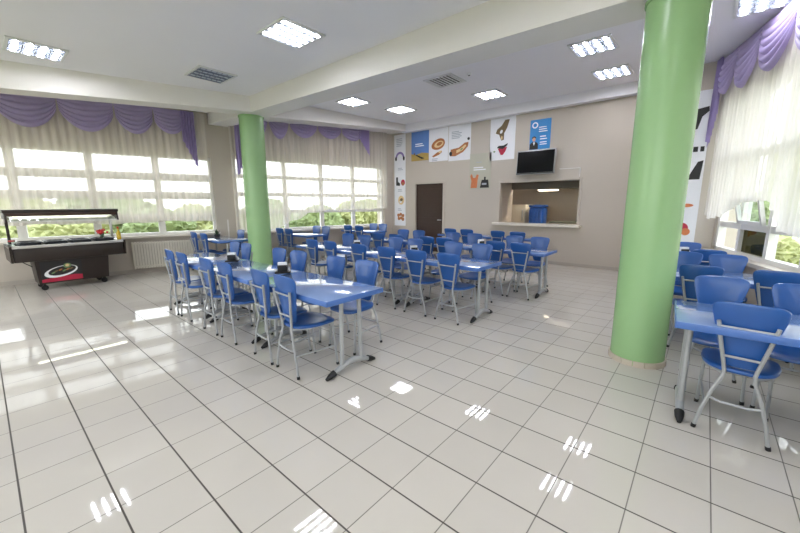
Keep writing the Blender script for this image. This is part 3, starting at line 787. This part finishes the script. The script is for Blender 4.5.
def PC(x, d, z): return (x, 7.8-d, z)
def arc(cx, cz, r0, r1, a0, a1, n=14):
    return [(cx+r1*math.cos(a0+(a1-a0)*i/n), cz+r1*math.sin(a0+(a1-a0)*i/n)) for i in range(n+1)]+[(cx+r0*math.cos(a1-(a1-a0)*i/n), cz+r0*math.sin(a1-(a1-a0)*i/n)) for i in range(n+1)]
ZP = 3.785
# tall strip by the window corner
put, lines = poster('tall narrow white poster strip of food pictures in the corner beside the brown door', PB, -4.76, -4.27, .80, ZP, PAPER)
lines(-4.66, -4.38, 3.66, 5, gap=.055)
put('fruit_arch', LILP, arc(-4.51, 3.05, .12, .19, .1, PI-.1)); put('fruit_arch', DKP, ell(-4.68, 3.02, .04, .07), 2); put('fruit_arch', DKP, ell(-4.34, 3.02, .04, .07), 2)
lines(-4.6, -4.36, 2.72, 2)
put('dark_jug', DKP, [(-4.68, 2.42), (-4.60, 2.42), (-4.60, 2.28), (-4.50, 2.20), (-4.52, 2.13), (-4.68, 2.15)])
put('red_fruit', REDP, ell(-4.38, 2.24, .085, .10)); put('red_fruit', BROWN, ell(-4.38, 2.20, .05, .05), 2)
lines(-4.6, -4.40, 2.02, 2)
put('plate', CREAMP, ell(-4.46, 1.66, .13, .15)); put('plate', OLIVE, ell(-4.45, 1.67, .07, .05, .5), 2); put('plate', PAPER, ell(-4.48, 1.60, .05, .04), 2)
lines(-4.6, -4.42, 1.38, 2)
for dx, dz in ((-.1, .05), (0, .08), (.1, .04), (-.08, -.06), (.02, -.04), (.1, -.08)): put('nuts', BROWN, ell(-4.48+dx, 1.10+dz, .06, .055, dx*9), 1)
# landscape picture
put, lines = poster('blue sky and yellow field landscape poster above the brown door', PB, -4.02, -3.33, 2.89, ZP, SKYP)
put('field', FIELD, [(-4.02, 2.89), (-3.33, 2.89), (-3.33, 3.10), (-3.6, 3.13), (-3.85, 3.08), (-4.02, 3.12)])
put('path', DKP, [(-3.86, 3.07), (-3.80, 3.08), (-3.48, 2.95), (-3.60, 2.94)], 2)
put('tree', OLIVE, ell(-3.89, 3.11, .03, .03), 2)
lines(-3.86, -3.5, 3.42, 2, WHT, .03, .06)
# bread poster (two sheets)
put, lines = poster('white poster with a round brown loaf, beside the landscape poster', PB, -3.32, -2.62, 2.82, ZP, PAPER)
put('loaf', BROWN, ell(-2.98, 3.32, .25, .155, .25, k=.1)); put('loaf', CREAMP, ell(-2.95, 3.32, .17, .09, .25), 2); put('loaf', BROWN, ell(-2.93, 3.33, .10, .05, .25), 3)
put('bread_slice', BROWN, [(-3.2, 2.98), (-3.02, 3.08), (-2.86, 3.13), (-2.83, 3.08), (-2.95, 3.01), (-3.15, 2.95)]); put('bread_slice', CREAMP, ell(-2.9, 3.09, .06, .03, .3), 2)
lines(-3.2, -2.98, 2.91, 2)
put, lines = poster('white poster with a long stuffed baguette, above the beige hanging poster', PB, -2.60, -1.86, 2.79, ZP, PAPER)
lines(-2.5, -2.15, 3.62, 5, gap=.045)
put('baguette', BROWN, [(-2.55, 2.93), (-2.36, 2.92), (-2.1, 3.02), (-1.95, 3.16), (-1.93, 3.28), (-2.05, 3.27), (-2.25, 3.15), (-2.52, 3.12)])
put('baguette', CREAMP, [(-2.32, 3.00), (-2.12, 3.07), (-2.0, 3.18), (-2.03, 3.22), (-2.2, 3.12), (-2.33, 3.08)], 2)
put('baguette', DKP, ell(-2.52, 3.0, .05, .06), 2); put('olive', DKP, ell(-1.93, 3.37, .04, .04)); put('filling', GRNP, ell(-2.15, 3.10, .05, .02, .6), 3)
# beige hanging poster
put, lines = poster('beige hanging poster with orange figure and dark box, beside the serving hatch', PB, -1.87, -1.20, 1.94, 2.93, BEIGEP)
lines(-1.74, -1.34, 2.56, 2, PAPER, .03, .06); lines(-1.66, -1.45, 2.70, 1, TXT)
put('orange_figure', ORNG, [(-1.82, 1.98), (-1.62, 1.98), (-1.60, 2.2), (-1.57, 2.34), (-1.63, 2.36), (-1.68, 2.26), (-1.75, 2.27), (-1.79, 2.38), (-1.84, 2.32), (-1.80, 2.18)])
put('dark_box', DKP, [(-1.52, 1.98), (-1.24, 1.98), (-1.27, 2.2), (-1.47, 2.2)]); put('dark_box', TXT, rect(-1.46, -1.32, 2.06, 2.11), 2); put('dark_box', DKP, rect(-1.40, -1.35, 2.2, 2.28))
MB()
# white poster between
put, lines = poster('white poster with brown twisted root and red bowl, left of the television', PB, -1.26, -.55, 2.70, ZP, PAPER)
put('root', OLIVE, [(-.84, 3.72), (-.72, 3.72), (-.78, 3.52), (-.86, 3.38), (-.86, 3.22), (-.93, 3.20), (-1.0, 3.36), (-1.10, 3.40), (-1.06, 3.50), (-.94, 3.58)])
put('root', PAPER, ell(-.94, 3.43, .035, .05, -.5), 2); put('root', CREAMP, ell(-.92, 3.27, .02, .05), 2)
put('red_bowl', REDP, [(-1.02, 3.0), (-.76, 3.03), (-.80, 2.92), (-.87, 2.83), (-.93, 2.83), (-.98, 2.92)]); put('red_bowl', DKP, [(-1.05, 3.02), (-.88, 2.98), (-.76, 3.06), (-.74, 3.12), (-.86, 3.07), (-1.0, 3.07)], 2)
put('leaf', GRNP, ell(-1.12, 2.93, .03, .02))
# blue poster with a portrait
put, lines = poster('bright blue poster with a man in a dark suit above the television', PB, -.16, .35, 2.885, 3.60, BLUEP)
put('emblem', WHT, ell(-.04, 3.47, .075, .075)); put('emblem', BLUEP, ell(-.04, 3.47, .045, .045), 2)
put('suit', DKP, [(-.155, 2.89), (.06, 2.89), (.055, 3.02), (.0, 3.07), (-.09, 3.07), (-.15, 3.02)]); put('face', SKIN, ell(-.05, 3.14, .042, .06), 1)
put('hair', DKP, arc(-.05, 3.15, .03, .055, .1, PI-.1), 2); put('shirt', WHT, [(-.07, 3.06), (-.02, 3.06), (-.045, 2.98)], 2)
lines(.06, .30, 3.42, 3, WHT, .02, .05); lines(.1, .3, 3.2, 2, WHT, .025, .06); lines(.1, .3, 3.06, 2, WHT, .02, .05)
# tall strip on the forward wall beside the lace curtain
put, lines = poster('tall white food poster strip beside the lace curtain, behind the thick pillar', PC, 2.93, 3.37, .85, 3.30, PAPER)
put('dark_bird', DKP, [(3.05, 2.95), (3.16, 3.02), (3.33, 3.05), (3.34, 2.98), (3.26, 2.9), (3.22, 2.72), (3.1, 2.68), (3.12, 2.82)])
put('stamp', DKP, rect(3.1, 3.16, 2.36, 2.44)); put('stamp', DKP, rect(3.20, 3.26, 2.36, 2.44)); put('stamp', DKP, rect(3.29, 3.34, 2.36, 2.44))
put('dark_cone', DKP, [(3.16, 1.92), (3.33, 1.92), (3.35, 2.22), (3.28, 2.2)]); lines(3.0, 3.2, 1.75, 3)
put('pastry', ORNG, ell(3.2, 1.50, .1, .03)); put('tomato', REDP, ell(3.18, 1.12, .09, .09)); put('tomato', ORNG, ell(3.24, 1.06, .06, .06), 2)

# television above the hatch
tv = thing('television', 'black flat television with silver frame mounted above the serving hatch', 'television', (0.065, YB-.17, 2.265))
tv.rotation_euler = (math.radians(-4), 0, 0)
MB().box((-.478, 0, 0), (.478, .07, .60), .008).build('frame', SILV, tv)
MB().box((-.458, -.006, .04), (.458, .004, .57), .002).build('screen', TVB, tv)
MB().box((-.47, -.004, .012), (.47, .002, .036), .002).build('speaker_strip', BLACK, tv)
MB().box((-.12, .07, .2), (.12, .17, .42), .004).build('wall_bracket', DARKMET, tv)
tag(MB().box((.62, YB-.016, 2.36), (1.1, YB, 2.376)).box((1.084, YB-.016, 2.16), (1.1, YB, 2.36)).build('cable_trunking', WALLW, smooth=False), 'thin cream cable trunking on the wall right of the television', 'trunking')

# ------------------------------------------------------------------ ceiling lamps
def lamp(x, y, z, label, lit=True, along='y'):
    t = thing('ceiling_light', label, 'ceiling light', (x, y, z), 0 if along == 'y' else PI/2, 'square ceiling lights')
    h = .31
    MB().box((-h, -h, -.022), (-h+.035, h, 0), .003).box((h-.035, -h, -.022), (h, h, 0), .003).box((-h+.035, -h, -.022), (h-.035, -h+.035, 0), .003).box((-h+.035, h-.035, -.022), (h-.035, h, 0), .003).build('frame', LFRM, t)
    MB().box((-h+.035, -h+.035, -.004), (h-.035, h-.035, -.001)).build('reflector', LBACK if lit else LBACKD, t, smooth=False)
    for k in range(4):
        xx = (-1.5+k)*.14
        MB().tube([(xx, -.265, -.0125), (xx, .265, -.0125)], .023, 10, flat=.25).build('tube', TUBE if lit else TUBEO, t)
    mb = MB()
    for k in range(5):
        xx = (-2+k)*.137
        mb.box((xx-.003, -.275, -.021), (xx+.003, .275, -.005))
    for k in range(7):
        yy = -.255+.085*k
        mb.box((-.275, yy-.005, -.021), (.275, yy+.005, -.006))
    mb.build('louvre', LOUV if lit else LBACKD, t, smooth=False)
    return t
def sc(x, y):                                         # points read at 3.70 m carried out to the height of the far bay
    k = (Z2-CAM.z)/(3.70-CAM.z); return CAM.x+(x-CAM.x)*k, CAM.y+(y-CAM.y)*k
lamp(-3.98, .90, Z1, 'lit square ceiling light above and in front of the salad bar', along='x')
lamp(-.84, 2.98, Z1, 'lit square ceiling light above the nearest table row')
lamp(-3.16, 2.93, Z1, 'unlit grey square ceiling light near the far green pillar', lit=False)
far = [((2.02, 5.93), 'lit square ceiling light nearest the cross beam beside the thick pillar'), ((2.02, 7.26), 'lit square ceiling light behind the one beside the cross beam, near thick pillar'),
       ((-.10, 7.05), 'lit square ceiling light in front of the television wall'), ((-2.55, 5.60), 'lit square ceiling light over the middle row, nearest the far pillar'),
       ((-2.19, 6.76), 'lit square ceiling light over the tables before the brown door')]
for (x, y), lb in far:
    p = sc(x, y); lamp(p[0], p[1], Z2, lb, along='x' if x < -2 else 'y')
lamp(3.77, 5.85, 3.70, 'lit square ceiling light next to the lilac valance of the lace curtain')
for x, y, lb in ((2.2, -.3, 'unseen fill lamp added over the near end of the room, salad bar side'), (4.3, .6, 'unseen fill lamp added over the near end of the room, lace curtain side'), (-1.2, -.6, 'unseen fill lamp added over the open floor before the salad bar'),
                 (2.2, 2.5, 'unseen fill lamp added over the open floor near the thick pillar'), (-4.0, -1.6, 'unseen fill lamp added over the near corner past the salad bar')):
    lamp(x, y, Z1, lb)  # lamps out of view, added to fill the near end with light
x, y = sc(-.33, 5.77)
t = thing('air_vent', 'square slotted air vent in the ceiling just past the cross beam', 'vent', (x, y, Z2))
MB().box((-.33, -.31, -.02), (-.28, .31, 0), .003).box((.28, -.31, -.02), (.33, .31, 0), .003).box((-.28, -.31, -.02), (.28, -.26, 0), .003).box((-.28, .26, -.02), (.28, .31, 0), .003).build('frame', LFRM, t)
MB().box((-.28, -.26, -.004), (.28, .26, -.001)).build('backing', VENTD, t, smooth=False)
for k in range(7):
    xx = -.24+.08*k
    MB().box((xx-.014, -.26, -.018), (xx+.014, .26, -.006)).build('slat', LFRM, t, smooth=False)
x, y = sc(.17, 5.75)
t = thing('smoke_detector', 'small round sensor on the ceiling beside the air vent', 'detector', (x, y, Z2))
MB().lathe([(0, -.03), (.035, -.03), (.045, -.015), (.045, 0), (0, 0)], 16).build('body', LFRM, t)
MB().lathe([(0, -.04), (.018, -.04), (.018, -.03), (0, -.03)], 12).build('sensor', DARKMET, t)

# ------------------------------------------------------------------ outdoors
struct(MB().box((-90, -60, -.75), (70, 90, -.7)).build('ground', GRASS, smooth=False))
def shrub(x, y, r, h, m, label, tree=False):
    t = thing('shrub' if not tree else 'tree', label, 'shrub' if not tree else 'tree', (x, y, -.7))
    mb = MB()
    for k in range(14):
        a = random.uniform(0, 2*PI); d = random.uniform(0, r*.6); z = h*random.uniform(.3, .8) if not tree else h*random.uniform(.5, .9)
        q = bmesh.ops.create_icosphere(mb.bm, subdivisions=4, radius=r*random.uniform(.28, .5))
        for v in q['verts']:
            n_ = v.co.normalized(); j = 1+.16*math.sin(n_.x*17+k)*math.sin(n_.y*15+2*k)+random.uniform(-.13, .13)
            v.co = v.co*j; v.co.z *= min(1, h*.55/r); v.co += Vector((d*math.cos(a), d*math.sin(a), z))
    mb.build('foliage', m, t)
    MB().tube([(0, 0, 0), (.05*r, 0, h*.4), (0, .05*r, h*.7)], [.1*r, .08*r, .05*r], 8).build('trunk', BARK, t)
outs = [(-11.5, 2.0, 1.3, 1.9, LEAFY), (-12.0, 4.4, 1.5, 2.1, LEAF), (-13.0, 6.6, 1.6, 2.2, LEAFY), (-11.0, 8.3, 1.2, 1.9, LEAF), (-10.4, 10.6, 1.3, 2.3, LEAF), (-9.8, 12.8, 1.5, 2.4, LEAFY),
        (-9.4, 15.2, 1.6, 2.5, LEAF), (-9.2, 17.6, 1.6, 2.4, LEAFY), (-13.5, 9.6, 1.9, 2.4, LEAF), (-13, -1.2, 1.5, 1.9, LEAF), (-16, .8, 2.0, 2.4, LEAFY), (-17, 4.0, 2.2, 2.6, LEAF)]
wl = ['outside the window, behind the salad bar canopy', 'outside the salad bar window, darker, past the oil bottle', 'outside the window, above the radiator', 'outside the window, between radiator and far pillar',
      'outside the window just past the far pillar', 'outside the second window, centre of the clear lower panes', 'outside the second window, towards the brown door', 'outside the second window, last before the corner strip',
      'outside, set back beyond the far pillar', 'outside, at the jar end of the salad bar', 'outside, far behind the salad bar posts', 'outside, far beyond the radiator']
for (x, y, r, h, m), w in zip(outs, wl):
    shrub(x, y, r, h, m, ('yellow-green' if m is LEAFY else 'mid green')+' bushy shrub '+w)
outr = [(5.2, 22.0, 1.8, 2.7, LEAF), (7.6, 27.0, 2.8, 5.5, LEAFY), (9.6, 21.0, 1.8, 2.6, LEAF), (4.9, 15.0, 1.0, 1.5, LEAFY), (7.2, 16.5, 1.4, 2.0, LEAF)]
wr_ = ['outside the lace-curtained window, behind the middle pane', 'standing tall on the lawn outside the ajar sash', 'far across the lawn at the window edge', 'low by the wall outside the lace-curtained window', 'at the picture edge outside the lace-curtained window']
for (x, y, r, h, m), w in zip(outr, wr_):
    shrub(x, y, r, h, m, ('yellow-green' if m is LEAFY else 'mid green')+(' tree ' if h > 5 else ' bushy shrub ')+w, tree=h > 5)

# ------------------------------------------------------------------ sky and render settings
w = bpy.data.worlds.new('world'); S.world = w; w.use_nodes = True
nt = w.node_tree; bg = nt.nodes['Background']
tc = nt.nodes.new('ShaderNodeTexCoord'); sp = nt.nodes.new('ShaderNodeSeparateXYZ'); nt.links.new(tc.outputs['Generated'], sp.inputs[0])
rp = nt.nodes.new('ShaderNodeValToRGB'); rp.color_ramp.elements[0].position = 0; rp.color_ramp.elements[0].color = (1, .985, .975, 1)
rp.color_ramp.elements[1].position = .8; rp.color_ramp.elements[1].color = (.86, .89, 1, 1)
nt.links.new(sp.outputs[2], rp.inputs[0]); nt.links.new(rp.outputs[0], bg.inputs['Color'])
bg.inputs['Strength'].default_value = 2.7
S.view_settings.view_transform = 'Standard'; S.view_settings.look = 'None'; S.view_settings.gamma = 1
S.view_settings.use_curve_mapping = False
S.view_settings.exposure = .95
S.cycles.use_denoising = True
S.cycles.max_bounces = 8; S.cycles.diffuse_bounces = 5; S.cycles.glossy_bounces = 4; S.cycles.transparent_max_bounces = 16
S.cycles.caustics_reflective = False; S.cycles.caustics_refractive = False
S.cycles.sample_clamp_indirect = 6
